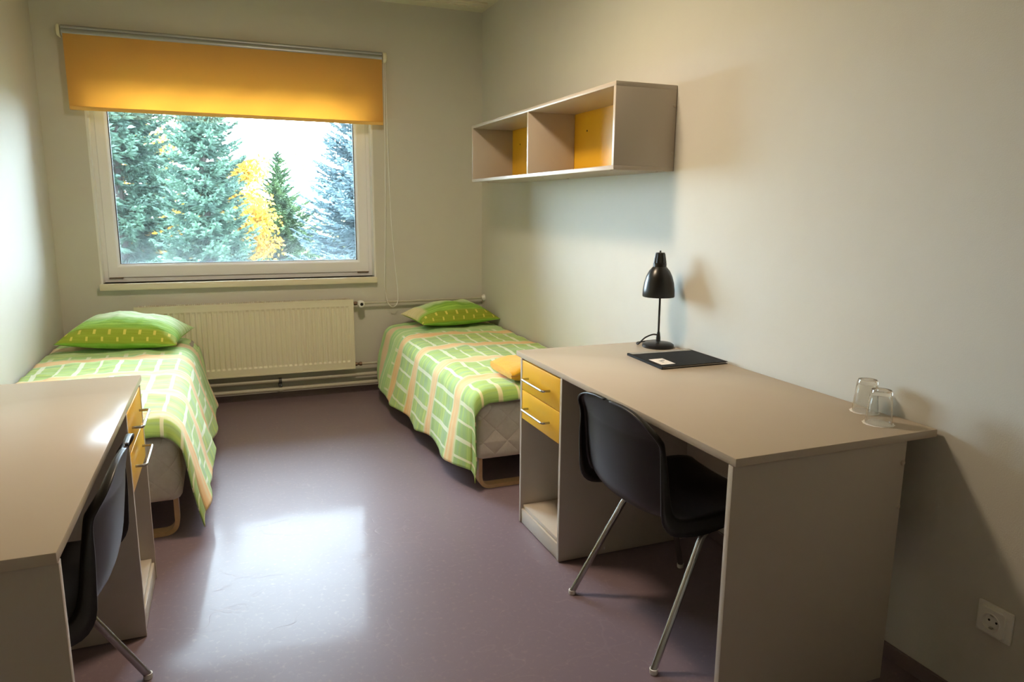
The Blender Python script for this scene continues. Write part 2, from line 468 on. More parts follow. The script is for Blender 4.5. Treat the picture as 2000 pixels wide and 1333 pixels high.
# ------------------------------------------------------------------ roller blind
t = thing('roller_blind', 'yellow roller blind half drawn over the window', 'blind', (-1.664, -.06, 1.87))
bz = 2.30
obj('roller_tube', lathe(new(), [(.0,-2.592),(.024,-2.592),(.024,-.735),(.0,-.735)], 24, (0,-.055,bz), 'x'), 'alu', t)
obj('cover_rail', lathe(new(), [(.0,-2.594),(.014,-2.594),(.014,-.733),(.0,-.733)], 20, (0,-.052,bz+.027), 'x'), 'alu', t)
for x0, x1 in ((-2.616,-2.598), (-.730,-.704)):
    bm = new()
    lathe(bm, [(.0,x0),(.028,x0),(.033,x0+.004),(.033,x1-.004),(.028,x1),(.0,x1)], 24, (0,-.055,bz+.008), 'x')
    box(bm, x0+.003, x1-.003, -.055, 0, bz-.022, bz+.036, bev=.002)
    obj('bracket', bm, 'cream', t)
bm = new()
nx, nz = 24, 8
gx = lambda i: -2.585 + i/nx*(2.585-.738)
grid = []
for j in range(nz+1):
    z = bz-.01 - j/nz*(bz-.01-1.872)
    grid.append([bm.verts.new((gx(i), -.077 + .0012*math.sin(i*.8+j*.5)*j/nz, z + .004*math.sin(i/nx*PI)*j/nz)) for i in range(nx+1)])
for j in range(nz):
    for i in range(nx): bm.faces.new((grid[j][i], grid[j][i+1], grid[j+1][i+1], grid[j+1][i]))
bmesh.ops.solidify(bm, geom=bm.faces[:], thickness=.0012)
cl = obj('blind_cloth', bm, 'blind', t)
obj('hem_bar', B(-2.583, -.740, -.0815, -.0725, 1.866, 1.888, bev=.003), 'blind', t)
pts = smooth_path([(-.722,-.058,bz), (-.724,-.060,1.9), (-.735,-.066,1.3), (-.752,-.074,.86), (-.753,-.075,.75), (-.737,-.076,.655), (-.700,-.077,.618), (-.668,-.076,.645), (-.662,-.075,.72), (-.680,-.072,.95), (-.697,-.066,1.25), (-.708,-.060,1.8), (-.711,-.058,bz)], 8)
obj('pull_cord', tube(new(), pts, .0028, 6), 'white', t)

# ------------------------------------------------------------------ radiator and its pipes
rx0, rx1, rz0, rz1, ry = -2.34, -.9845, .197, .683, -.1
t = thing('radiator', 'cream ribbed panel radiator on the wall under the window', 'radiator', (-1.66, -.07, rz0))
bm = new()
pitch = (rx1-rx0-.05)/40
xs = [(rx0, .0), (rx0+.025, .0)]
for k in range(40):
    x = rx0+.025+k*pitch
    xs += [(x+pitch*.10, .0), (x+pitch*.28, .0055), (x+pitch*.72, .0055), (x+pitch*.90, .0)]
xs += [(rx1-.025, .0), (rx1, .0)]
levels = [(rz0, 0), (rz0+.045, 0), (rz0+.058, 1), (rz1-.055, 1), (rz1-.042, 0), (rz1, 0)]
rows = [[bm.verts.new((x, ry-.0+d*f, z)) for x, d in xs] for z, f in levels]
for a, b in zip(rows, rows[1:]):
    for k in range(len(xs)-1): bm.faces.new((a[k], a[k+1], b[k+1], b[k]))
obj('front_panel', bm, 'cream', t, angle=15)
bm = new()
frame_prism(bm, rx0-.003, rx1+.003, rz0-.004, rz1+.004, rx0+.006, rx1-.006, rz0+.006, rz1-.006, ry-.003, ry+.012)
obj('panel_edge', bm, 'cream', t)
obj('rear_panel', B(rx0+.01, rx1-.01, -.04, -.03, rz0+.005, rz1-.005, bev=.003), 'cream', t)
obj('side_cover', B(rx1-.004, rx1+.001, ry+.004, -.028, rz0+.01, rz1-.004), 'cream', t)
obj('side_cover', B(rx0-.001, rx0+.004, ry+.004, -.028, rz0+.01, rz1-.004), 'cream', t)
bm = new()
for k in range(110):
    x = rx0+.02+k*(rx1-rx0-.04)/109
    box(bm, x-.0035, x+.0035, ry+.008, -.03, rz1-.003, rz1+.004)
obj('top_grille', bm, 'cream', t, smooth=False)
for x in (rx0+.2, rx1-.2): obj('wall_bracket', B(x-.015, x+.015, -.03, 0, rz0+.05, rz1-.05), 'cream', t)
obj('air_vent', lathe(new(), [(.0,rx0-.018),(.007,rx0-.018),(.007,rx0),(.0,rx0)], 12, (0,-.065,rz1-.03), 'x'), 'copper', t)
zt, zb = .652, .217
bm = new(); tube(bm, [(rx1,-.06,zt),(-.93,-.06,zt)], .011, 12)
lathe(bm, [(.0,-.972),(.015,-.972),(.015,-.955),(.0,-.955)], 6, (0,-.06,zt), 'x')
v = obj('valve', bm, 'copper', t)
bm = new()
lathe(bm, [(.0,-.045),(.018,-.045),(.022,-.055),(.024,-.085),(.023,-.118),(.019,-.124),(.012,-.125),(.011,-.120),(.0,-.120)], 24, (-.928,0,zt), 'y')
hd = obj('thermostat_head', bm, 'white', v)
obj('dial_cap', lathe(new(), [(.0,-.119),(.0105,-.119),(.0105,-.1235),(.0,-.1235)], 20, (-.928,0,zt), 'y'), 'rubber', hd)
bm = new(); tube(bm, [(rx1,-.06,zb),(-.93,-.06,zb)], .009, 12)
for x in (-.972, -.938): lathe(bm, [(.0,x-.009),(.0145,x-.009),(.0145,x+.009),(.0,x+.009)], 6, (0,-.06,zb), 'x')
obj('return_fitting', bm, 'copper', t)
def pipe(label, x0, x1, y, z, r):
    return tag(obj('heating_pipe', tube(new(), [(x0,y,z),(x1,y,z)], r, 14), 'pipe'), label, 'pipe')
pf = thing('heating_pipe', 'thin painted feed pipe from the radiator thermostat to the right wall', 'pipe', (-.45,-.055,zt))
obj('pipe', tube(new(), [(-.905,-.055,zt),(-.004,-.055,zt+.004)], .0095, 14), 'pipe', pf)
obj('flange', lathe(new(), [(.0,-.022),(.014,-.022),(.026,-.006),(.026,0),(.0,0)], 20, (0,-.055,zt+.004), 'x'), 'white', pf)
pipe('short painted return pipe leaving the lower right radiator corner', -.93, -.004, -.06, zb, .0095)
mp = thing('heating_pipe', 'upper of the two long heating pipes running low under the radiator', 'pipe', (-1.4,-.06,.138))
obj('pipe', tube(new(), [(XL+.004,-.055,.138),(-.004,-.055,.138)], .0135, 14), 'pipe', mp)
mp2 = thing('heating_pipe', 'lower of the two long heating pipes, nearest the floor', 'pipe', (-1.4,-.06,.07))
obj('pipe', tube(new(), [(XL+.004,-.058,.078),(-.004,-.058,.078)], .0145, 14), 'pipe', mp2)
cp = thing('pipe_clip', 'grey bracket clamping both heating pipes to the wall under the radiator', 'bracket', (-1.49,-.05,.05))
bm = new(); box(bm, -1.502, -1.478, -.078, 0, .096, .119, bev=.003)
obj('clip_body', bm, 'clip', cp)
for z, r in ((.138,.0165),(.078,.0175)):
    bm = new(); lathe(bm, [(r,-1.5),(r+.003,-1.5),(r+.003,-1.48),(r,-1.48),(r,-1.5)], 20, (0,-.056,z), 'x')
    obj('clip_ring', bm, 'clip' if z > .1 else 'pipe', cp)

# ------------------------------------------------------------------ beds
def rounded_slab(x0, x1, y0, y1, z0, z1, r):
    return box(new(), x0, x1, y0, y1, z0, z1, bev=r, seg=4)
def bow(bm, x0, x1, y, z0, ztop, r=.05, w=.05, th=.018):
    """bent-wood U: two uprights joined by a runner on the floor"""
    path = round_path([(x0,y,ztop),(x0,y,z0),(x1,y,z0),(x1,y,ztop)], r, 8)
    L = []
    for i, p in enumerate(path):
        a = path[max(0,i-1)]; b = path[min(len(path)-1,i+1)]; tg = (b-a).normalized(); n = Vector((-tg.z,0,tg.x))
        L.append([bm.verts.new(p+n*s*th/2+Vector((0,q*w/2,0))) for s, q in ((1,1),(1,-1),(-1,-1),(-1,1))])
    for a, b in zip(L, L[1:]):
        for k in range(4): bm.faces.new((a[k], a[(k+1)%4], b[(k+1)%4], b[k]))
    bm.faces.new(L[0][::-1]); bm.faces.new(L[-1])
    return bm
def bed(label, x0, x1, y0, y1):
    t = thing('single_bed', label, 'bed', ((x0+x1)/2,(y0+y1)/2,0), 0, 'single beds')
    obj('mattress', rounded_slab(x0, x1, y0, y1, .155, .425, .035), 'mattress', t)
    obj('topper', rounded_slab(x0+.005, x1-.005, y0+.005, y1-.005, .426, .468, .018), 'topper', t)
    for y in (y0+.06, y1-.32):
        obj('leg', bow(new(), x0+.03, x1-.03, y, .009, .16, .055), 'wood', t)
    return t
RB = (-.755, -.03, -2.085, -.09); LB = (-2.735, -2.005, -2.10, -.12)
bed('single bed along the right wall with its foot by the desk', *RB)
bed('single bed along the left wall behind the left desk', *LB)

def duvet(name, label, xw, sg, w, ztop, yh, yf, drop, m, seed, headpull=0.0, slump=0.0, tuck=1.0):
    bm = new(); uvl = bm.loops.layers.uv.new('UVMap')
    r = .085; over = .035; n_s, n_t = 92, 190
    Lt = yh-yf
    G = []; UV = {}
    rf = .045
    for j in range(n_t+1):
        tt = j/n_t*(Lt+over)
        # bend over the foot edge
        if tt < Lt-rf: y = yh-tt; dT = 0.0
        else:
            q = (tt-(Lt-rf)); th = min(q/rf, 1.42)
            y = yf+rf - rf*math.sin(th); dT = rf*(1-math.cos(th))
            e = q-1.42*rf
            if e > 0: dT += e*math.sin(1.42); y -= e*math.cos(1.42)
        tn = tt/(Lt+over)
        D = drop + .022*noise.noise(Vector((tn*7, seed, 0))) + .012*math.sin(tn*23+seed)
        D -= headpull*max(0, 1-tt/.35)**1.5
        row = []
        for i in range(n_s+1):
            s = i/n_s*(w+D)
            if s < w-r: a = s; dS = 0.0; side = 0.0
            else:
                q = s-(w-r); th = min(q/r, 1.27)
                a = w-r+r*math.sin(th); dS = r*(1-math.cos(th)); e = q-1.27*r
                side = max(0, e)/(D)
                if e > 0: dS += e*math.sin(1.27); a += e*math.cos(1.27)
                if e > 0: a -= tuck*side*(.050*min(1, max(0, (tt-.5)/.8)) + .055*min(1, max(0, (tt-Lt+.30)/.30))**1.5)
                if e > 0: a -= .05*max(0, 1-tt/.5)*side**2      # curls in at the head end
            z = ztop - dS - dT
            P = Vector((tt*1.0, s*1.0, seed*3.7))
            crown = .012*math.sin(min(1, s/w)*PI) if s < w else 0
            wr = .009*noise.noise(P*5) + .007*noise.noise(P*11) + .0025*noise.noise(Vector((tt*9, s*30, seed)))
            ridge = .006*(1-abs(noise.noise(Vector((tt*3+s*4, tt*6-s*2.2, seed)))))**6
            fold = (.017*noise.noise(Vector((tt*5.5, seed, side*.8))) + .010*math.sin(tt*13+side*1.5+seed*2))*min(1, side*1.4)
            if side > 0:
                a += fold + .5*wr
            else:
                z += crown + wr + ridge - slump*max(0, s/w-.55)*max(0, 1-tt/.5)
            if dT > .02: y2 = y - .012*noise.noise(Vector((s*9, seed, 3)))*dT*12
            else: y2 = y
            if side > 0 and tt > Lt-rf: y2 += .02*side
            row.append(bm.verts.new((xw+sg*a, y2, max(z, .03)))); UV[row[-1]] = (s, tt)
        G.append(row)
    for j in range(n_t):
        for i in range(n_s):
            f = bm.faces.new((G[j][i], G[j][i+1], G[j+1][i+1], G[j+1][i]))
            for l in f.loops: l[uvl].uv = UV[l.vert]
    if sg > 0: bmesh.ops.reverse_faces(bm, faces=bm.faces[:])
    o = obj(name, bm, m, angle=180)
    md = o.modifiers.new('cloth_thickness', 'SOLIDIFY'); md.thickness = .006; md.offset = 1
    tag(o, label, 'duvet', 'plaid duvets'); return o
duvet('duvet', 'green and peach plaid duvet spread over the right-hand bed', -.014, -1, .757, .485, -.085, -2.10, .375, 'duvet', 1.3, .03)
duvet('duvet', 'green and peach plaid duvet spread over the left-hand bed', -2.740, 1, .752, .487, -.11, -2.13, .365, 'duvet2', 4.1, .03, .06, .35)

def pillow(label, loc, A, Bh, T, rot, seed, tilt=(0,0)):
    bm = new(); uvl = bm.loops.layers.uv.new('UVMap'); n = 44
    UV = {}
    def sheet(sgn):
        rows = []
        for j in range(n+1):
            row = []
            for i in range(n+1):
                u, v = -1+2*i/n, -1+2*j/n
                u = math.sin(u*PI/2)*.35+u*.65; v = math.sin(v*PI/2)*.35+v*.65
                h = T*max(0, (1-abs(u)**2.1)*(1-abs(v)**2.3))**.56
                x = A*u*(1-.075*u*u*(1-v*v)); y = Bh*v*(1-.085*v*v*(1-u*u))
                P = Vector((x*7, y*7, seed))
                edge = min(1, 1.8*(1-max(abs(u), abs(v))))
                z = (h if sgn > 0 else -h*.42)
                if sgn > 0:
                    z += edge*(.014*noise.noise(P) + .009*noise.noise(P*2.6) + .004*noise.noise(P*6)) - edge*.012*(abs(noise.noise(Vector((x*9, y*3, seed+5))))**.5)*(1-.5*edge)
                z += .30*T*0
                vv = bm.verts.new((x, y, z)); row.append(vv)
                arc = UV[rows[-1][i]][1]+(vv.co-rows[-1][i].co).length if rows else 0.0
                UV[vv] = ((u+1)*A, arc if sgn > 0 else -.05)
            rows.append(row)
        for j in range(n):
            for i in range(n):
                q = (rows[j][i], rows[j][i+1], rows[j+1][i+1], rows[j+1][i])
                f = bm.faces.new(q if sgn > 0 else q[::-1])
                for l in f.loops: l[uvl].uv = UV[l.vert]
    sheet(1); sheet(-1)
    bmesh.ops.remove_doubles(bm, verts=bm.verts[:], dist=1e-5)
    bmesh.ops.recalc_face_normals(bm, faces=bm.faces[:])
    bmesh.ops.rotate(bm, verts=bm.verts[:], cent=(0,0,0), matrix=Matrix.Rotation(rot, 3, 'Z') @ Matrix.Rotation(tilt[0], 3, 'X') @ Matrix.Rotation(tilt[1], 3, 'Y'))
    bmesh.ops.translate(bm, verts=bm.verts[:], vec=loc)
    return tag(obj('pillow', bm, 'pillow', angle=180), label, 'pillow', 'green pillows')
pillow('plump green pillow with yellow dashes at the head of the right-hand bed', (-.325, -.245, .556), .300, .205, .115, math.radians(9), 2.0, (math.radians(3), 0))
pillow('plump green pillow with yellow dashes at the head of the left-hand bed', (-2.345, -.42, .564), .315, .235, .135, math.radians(-10), 7.0, (math.radians(3), math.radians(2)))

# folded towel: a soft stack, its rounded fold towards the room
bm = new(); n = 40
prof = []
for k in range(n):
    a = 2*PI*k/n; c, q = math.cos(a), math.sin(a)
    pz = .047*math.copysign(abs(q)**.6, q)
    px = .15*math.copysign(abs(c)**.4, c)
    if abs(pz) < .008: px -= math.copysign(.012, px)          # crease between the two layers
    prof.append((px, pz))
rings = []
for i in range(31):
    q = -1+2*i/30; sc = max((1-min(1, abs(q))**5)**.5, .45)
    rings.append([bm.verts.new((-.362+q*.210, -1.905+a+.008*noise.noise(Vector((q*4,a*12,1))), .546+b*sc*(1+.06*noise.noise(Vector((q*3,a*9,5))))+.004*noise.noise(Vector((q*6,a*25,9)))+(.004 if b > 0 else 0)*q)) for a, b in prof])
for a, b in zip(rings, rings[1:]):
    for k in range(n): bm.faces.new((a[k], a[(k+1)%n], b[(k+1)%n], b[k]))
bm.faces.new(rings[0][::-1]); bm.faces.new(rings[-1])
tw = obj('towel', bm, 'towel', angle=70)
tag(tw, 'folded yellow terry towel lying on the foot of the right-hand bed', 'towel')

# ------------------------------------------------------------------ desks (local x: 0 at the front edge, growing towards the wall)
def desk(label, loc, mirror, depth=.676):
    """front edge on local x=0 (mirrored for the other wall); local y from the far end 0 to the near end -1.4"""
    t = thing('desk', label, 'desk', loc, 0, 'grey writing desks')
    s = -1 if mirror else 1
    def bx(x0, x1, y0, y1, z0, z1, bev=.0012):
        return box(new(), min(s*x0,s*x1), max(s*x0,s*x1), y0, y1, z0, z1, bev=bev, seg=2)
    L = lambda n, bm, m, p=t: obj(n, bm, m, p, local=True)
    L('desktop', bx(0, depth, -1.397, 0, .718, .74, .0025), 'lamtop')
    L('side_panel', bx(-.004+.004, .575, -1.389, -1.371, .004, .7175), 'lam')
    ped0, ped1 = -.050, -.443
    L('pedestal_panel', bx(0, .575, ped0-.016, ped0, .004, .7175), 'lam')
    L('pedestal_panel', bx(0, .575, ped1, ped1+.016, .004, .7175), 'lam')
    L('pedestal_shelf', bx(.012, .56, ped1+.0162, ped0-.0162, .066, .082), 'lam')
    L('plinth', bx(.004, .02, ped1+.0162, ped0-.0162, .004, .0655), 'lam')
    L('pedestal_back', bx(.560, .572, ped1+.0162, ped0-.0162, .083, .7175), 'lam')
    L('modesty_panel', bx(.556, .572, -1.3705, ped1-.0005, .36, .7175), 'lam')
    for z0, z1 in ((.590, .712), (.466, .587)):
        d = L('drawer', bx(.001, .019, ped1+.018, ped0-.018, z0, z1), 'yellow')
        L('drawer_box', bx(.0195, .50, ped1+.026, ped0-.026, z0+.012, z1-.02), 'lam', d)
        zc = z0 + (z1-z0)*.47
        ya, yb = ped1+.105, ped0-.082
        pth = round_path([(s*.0015, ya, zc), (s*-.030, ya, zc), (s*-.030, yb, zc), (s*.0015, yb, zc)], .012, 5)
        L('handle', tube(new(), pth, .0045, 10), 'chrome', d)
    for y in (-1.389,):
        for z in (.655, .53):
            L('screw_cap', lathe(new(), [(.0,y-.004),(.005,y-.0035),(.0075,y-.001),(.0075,y),(.0,y)], 14, (s*.567,0,z), 'y'), 'lam')
    return t
DK = desk('long grey desk against the right wall with the lamp and glasses on it', (-.687, -2.389, 0), False)
desk('long grey desk against the left wall, cut by the left picture edge', (-2.087, -2.36, 0), True, .660)

# ------------------------------------------------------------------ chairs (local +x is forward)
def chair_proto(label, loc, rz):
    t = thing('shell_chair', label, 'chair', loc, rz, 'black shell chairs')
    # centre profile: forward, height, half width, flange depth (the rim rolls over towards the back and underside)
    prof = [(.222,.392,.165,.004),(.232,.412,.190,.010),(.226,.432,.204,.030),(.18,.440,.212,.036),(.11,.438,.216,.040),(.03,.430,.218,.044),(-.06,.420,.219,.050),(-.13,.418,.219,.048),(-.180,.430,.218,.050),(-.212,.462,.216,.044),(-.230,.52,.215,.034),(-.240,.59,.213,.028),(-.247,.65,.208,.020)]
    for q in range(1, 15):
        an = math.radians(q*6.4); prof.append((-.247-.013*math.sin(an), .665+.098*math.sin(an), .208*math.cos(an)**.62, .010*math.cos(an)**1.2+.010))
    Pa = smooth_path([(p[0], p[2], p[1]) for p in prof], 3); Pb = smooth_path([(p[3], 0, 0) for p in prof], 3)
    bm = new(); n = 22; G = []
    for k, p in enumerate(Pa):
        a = Pa[max(0,k-1)]; b = Pa[min(len(Pa)-1,k+1)]
        tg = Vector((b.x-a.x, 0, b.z-a.z)).normalized(); nr = Vector((tg.z, 0, -tg.x))
        if nr.z < 0 and nr.x < 0: nr = -nr
        if k > len(Pa)//2 and nr.x < 0 or k <= len(Pa)//2 and nr.z < -.2: nr = -nr
        q = k/(len(Pa)-1); fl = Pb[k].x
        lift = (.012 + .030*math.exp(-((q-.42)/.22)**2))*min(1, p.y/.2)
        row = []
        for i in range(-5, n+6):
            w = max(-1, min(1, -1+2*i/n))
            e = 0 if 0 <= i <= n else (-i if i < 0 else i-n)
            v = Vector((p.x, p.y*w, p.z)) + nr*lift*abs(w)**2.4
            if e:
                th = min(e, 3)/3*PI/2; rr = min(.010, fl*.5)
                v += Vector((0, math.copysign(rr*math.sin(th), w), 0)) - nr*(rr*(1-math.cos(th)) + max(0, e-3)/2*max(0, fl-rr))
            row.append(bm.verts.new(v))
        G.append(row)
    for a, b in zip(G, G[1:]):
        for i in range(len(a)-1): bm.faces.new((a[i], a[i+1], b[i+1], b[i]))
    bmesh.ops.recalc_face_normals(bm, faces=bm.faces[:])
    sh = obj('seat_shell', bm, 'black', t, local=True, angle=60)
    md = sh.modifiers.new('shell_thickness', 'SOLIDIFY'); md.thickness = .005; md.offset = 0
    for s in (-1, 1):
        foot_r = (-.232, s*.238, .006); top_r = (-.02, s*.185, .385)
        foot_f = (.238, s*.236, .006); top_f = (.115, s*.185, .392)
        knee = Vector((-.035, s*.188, .378))
        pr = round_path([foot_r, knee, (.06, s*.184, .398)], .035, 6)
        lg = obj('leg', tube(new(), pr, .0105, 14), 'chrome', t, local=True)
        obj('foot_glide', lathe(new(), [(.0,.0),(.011,.0),(.0125,.003),(.0125,.016),(.0,.016)], 14, (foot_r[0]+.003, foot_r[1], 0)), 'white', lg, local=True)
        pr = round_path([foot_f, (.118, s*.190, .385), (.058, s*.184, .398)], .03, 6)
        lg = obj('leg', tube(new(), pr, .0105, 14), 'chrome', t, local=True)
        obj('foot_glide', lathe(new(), [(.0,.0),(.011,.0),(.0125,.003),(.0125,.016),(.0,.016)], 14, (foot_f[0]-.002, foot_f[1], 0)), 'white', lg, local=True)
    for x in (-.03, .11):
        pth = smooth_path([(x,-.187,.372),(x,-.15,.384),(x,-.06,.398),(x,.06,.398),(x,.15,.384),(x,.187,.372)], 4)
        obj('crossbar', tube(new(), pth, .0075, 10), 'chrome', t, local=True)
    return t
def dup(root, loc, rz, label):
    r = root.copy(); COL.objects.link(r); r.location = loc; r.rotation_euler = (0,0,rz); r['label'] = label
    for ch in list(root.children):
        c = ch.copy(); COL.objects.link(c); c.parent = r
        for g in ch.children:
            d = g.copy(); COL.objects.link(d); d.parent = c
    return r
C0 = chair_proto('black plastic shell chair pushed under the right-hand desk', (-.493, -3.272, 0), math.radians(3.2))
dup(C0, (-2.300, -3.255, 0), math.radians(178.5), 'black plastic shell chair pushed under the left-hand desk')

# ------------------------------------------------------------------ things on the right desk
DT = .7402
lx, ly = -.083, -2.522
t = thing('desk_lamp', 'black metal desk lamp with a bell shade on the right desk', 'lamp', (lx, ly, DT))
obj('lamp_base', lathe(new(), [(.0,DT),(.066,DT),(.068,DT+.003),(.067,DT+.012),(.058,DT+.018),(.03,DT+.0225),(.012,DT+.025),(.0,DT+.025)], 40, (lx,ly,0)), 'blacklamp', t)
obj('pole', tube(new(), [(lx,ly,DT+.02),(lx-.001,ly,DT+.31)], .0045, 12), 'blacklamp', t)
obj('joint', lathe(new(), [(.0,DT+.022),(.010,DT+.024),(.0095,DT+.04),(.007,DT+.06),(.0045,DT+.068),(.0,DT+.068)], 20, (lx,ly,0)), 'blacklamp', t)
sx = lx-.009; z0 = .958
prof = [(.066,z0),(.0675,z0+.004),(.0665,z0+.03),(.062,z0+.06),(.054,z0+.088),(.043,z0+.11),(.031,z0+.124),(.028,z0+.127),(.028,z0+.142),(.0,z0+.143)]
inner = [(.0,z0+.138),(.026,z0+.12),(.041,z0+.106),(.052,z0+.085),(.060,z0+.058),(.0645,z0+.03),(.066,z0)]
sh = obj('lamp_shade', lathe(new(), inner+prof, 44, (sx,ly,0)), 'blacklamp', t)
bm = new()
lathe(bm, [(.0,z0+.142),(.0255,z0+.143),(.025,z0+.15),(.020,z0+.18),(.017,z0+.186),(.0,z0+.187)], 36, (sx,ly,0), fn=lambda a, h: 1+.06*(math.cos(a*12) > 0))
obj('socket_cap', bm, 'blacklamp', sh)
obj('switch_knob', lathe(new(), [(.0,z0+.186),(.004,z0+.187),(.0035,z0+.194),(.0,z0+.195)], 12, (sx,ly,0)), 'blacklamp', sh)
obj('bulb', lathe(new(), [(.0,z0+.03),(.018,z0+.036),(.026,z0+.055),(.022,z0+.08),(.012,z0+.10),(.012,z0+.13),(.0,z0+.13)], 20, (sx,ly,0)), 'paper', sh)
obj('power_cord', tube(new(), smooth_path([(lx-.006,ly,DT+.053),(lx-.022,ly+.012,DT+.053),(lx-.045,ly+.035,DT+.036),(lx-.060,ly+.06,DT+.006),(lx-.04,ly+.10,DT+.004),(lx+.03,ly+.118,DT+.004),(lx+.072,ly+.119,DT+.004)], 6), .0032, 8), 'rubber', t)

def quad_slab(c, z0, z1):
    bm = new(); lo = [bm.verts.new((p[0],p[1],z0)) for p in c]; hi = [bm.verts.new((p[0],p[1],z1)) for p in c]
    bm.faces.new(lo[::-1]); bm.faces.new(hi)
    for k in range(4): bm.faces.new((lo[k], lo[(k+1)%4], hi[(k+1)%4], hi[k]))
    return bm
A_, B_, C_, D_ = Vector((-.300,-2.635)), Vector((-.315,-2.908)), Vector((-.018,-2.905)), Vector((-.012,-2.645))
t = thing('document_folder', 'black document folder with a white name card on the right desk', 'folder', (-.16,-2.77,DT))
def inset(q, d):
    c = sum(q, Vector((0,0)))/4
    return [p+(c-p).normalized()*d for p in q]
Q = [A_,B_,C_,D_]
obj('back_cover', quad_slab(Q, DT, DT+.0018), 'folder', t)
obj('pages', quad_slab(inset(Q,.006), DT+.0019, DT+.0075), 'clearfilm', t)
obj('front_cover', quad_slab(Q, DT+.0076, DT+.0095), 'folder', t)
e1 = (B_-A_).normalized()
sp = [A_+Vector((-.002,0)), B_+Vector((-.002,0)), B_+Vector((.001,0)), A_+Vector((.001,0))]
obj('spine', quad_slab(sp, DT, DT+.0095), 'folder', t)
strip = [A_+(D_-A_)*.02, A_+(D_-A_)*.02+e1*.030, D_-(D_-A_)*.02+e1*.030, D_-(D_-A_)*.02]
obj('clear_strip', quad_slab(strip, DT+.0096, DT+.0101), 'clearfilm', t)
# name card near the front left corner
import mathutils
ux = (C_-B_).normalized(); vy = (A_-B_).normalized()
o0 = B_+ux*.018+vy*.035
def cq(a0,a1,b0,b1): return [o0+ux*a0+vy*b0, o0+ux*a1+vy*b0, o0+ux*a1+vy*b1, o0+ux*a0+vy*b1]
card = obj('name_card', quad_slab(cq(0,.062,0,.098), DT+.0096, DT+.0101), 'paper', t)
for k, (a0,a1,b0,b1) in enumerate(((.036,.052,.060,.064),(.036,.052,.066,.070),(.030,.033,.034,.068),(.024,.0255,.030,.066))):
    obj('printed_mark', quad_slab(cq(a0,a1,b0,b1), DT+.0102, DT+.0104), 'ink', card)

def tumbler(label, x, y):
    c = tag(obj('paper_coaster', lathe(new(), [(.0,DT),(.041,DT),(.041,DT+.0008),(.0,DT+.0008)], 60, (x,y,0), fn=lambda a, h: 1+.03*math.cos(a*14)), 'paper'),
            label.replace('upturned drinking glass', 'scalloped white paper doily under the glass').replace(' standing', ''), 'coaster', 'paper doilies under the glasses')
    z = DT+.0012; H_ = .098
    fac = lambda a, h: 1+.018*abs(math.cos(a*5))*max(0, min(1, (h-z)/.02))*max(0, min(1, (z+.085-h)/.03))
    outer = [(.0345,z),(.0350,z+.002),(.0345,z+.012),(.0325,z+.035),(.0300,z+.065),(.0280,z+.088),(.0255,z+.096),(.0,z+.097)]
    inn = [(.0,z+.083),(.022,z+.082),(.0255,z+.074),(.0285,z+.055),(.0310,z+.03),(.0330,z+.01),(.0333,z),(.0345,z)]
    g = obj('drinking_glass', lathe(new(), inn+outer[1:], 60, (x,y,0), fn=fac), 'glass')
    tag(g, label, 'glass', 'drinking glasses on the right desk'); return g
tumbler('upturned drinking glass standing nearer the wall, half hidden by the other', -.058, -3.585)
tumbler('upturned drinking glass standing in front, nearer the desk edge', -.122, -3.690)

# ------------------------------------------------------------------ wall shelf
hx, y0, y1, z0, z1 = -.292, -2.4545, -.637, 1.4815, 1.8295
th = .018
t = thing('wall_shelf', 'grey two-compartment wall shelf with yellow back on the right wall', 'shelf', (-.146,-1.546,z0))
obj('top_board', B(hx, -.002, y0, y1, z1-th, z1, bev=.001), 'lam', t)
obj('bottom_board', B(hx, -.002, y0, y1, z0, z0+th, bev=.001), 'lam', t)
obj('end_panel', B(hx, -.002, y0, y0+th, z0+th+.0002, z1-th-.0002, bev=.0008), 'lam', t)
obj('end_panel', B(hx, -.002, y1-th, y1, z0+th+.0002, z1-th-.0002, bev=.0008), 'lam', t)
obj('divider', B(hx+.002, -.021, -1.549, -1.533, z0+th+.0002, z1-th-.0002, bev=.0008), 'lam', t)
for ya, yb, ym in ((y0+th+.0003, -1.5495, -1.69), (-1.5325, y1-th-.0003, -.782)):
    p = obj('back_panel', B(-.020, -.004, ya, yb, z0+th+.0003, z1-th-.0003), 'yellow', t)
    obj('screw_hole', lathe(new(), [(.0,-.0206),(.005,-.0206),(.005,-.019),(.0,-.019)], 12, (0,ym,1.716), 'x'), 'rubber', p)
for z in (1.748, 1.555):
    obj('screw_cap', lathe(new(), [(.0,y0-.003),(.005,y0-.003),(.007,y0),(.0,y0)], 12, (-.012,0,z), 'y'), 'lam', t)
for x, y in ((-.27,-2.40),(-.05,-2.40),(-.2,-1.54),(-.05,-1.54),(-.2,-.69)):
    obj('screw_cap', lathe(new(), [(.0,z0-.003),(.005,z0-.003),(.007,z0),(.0,z0)], 12, (x,y,0)), 'lam', t)

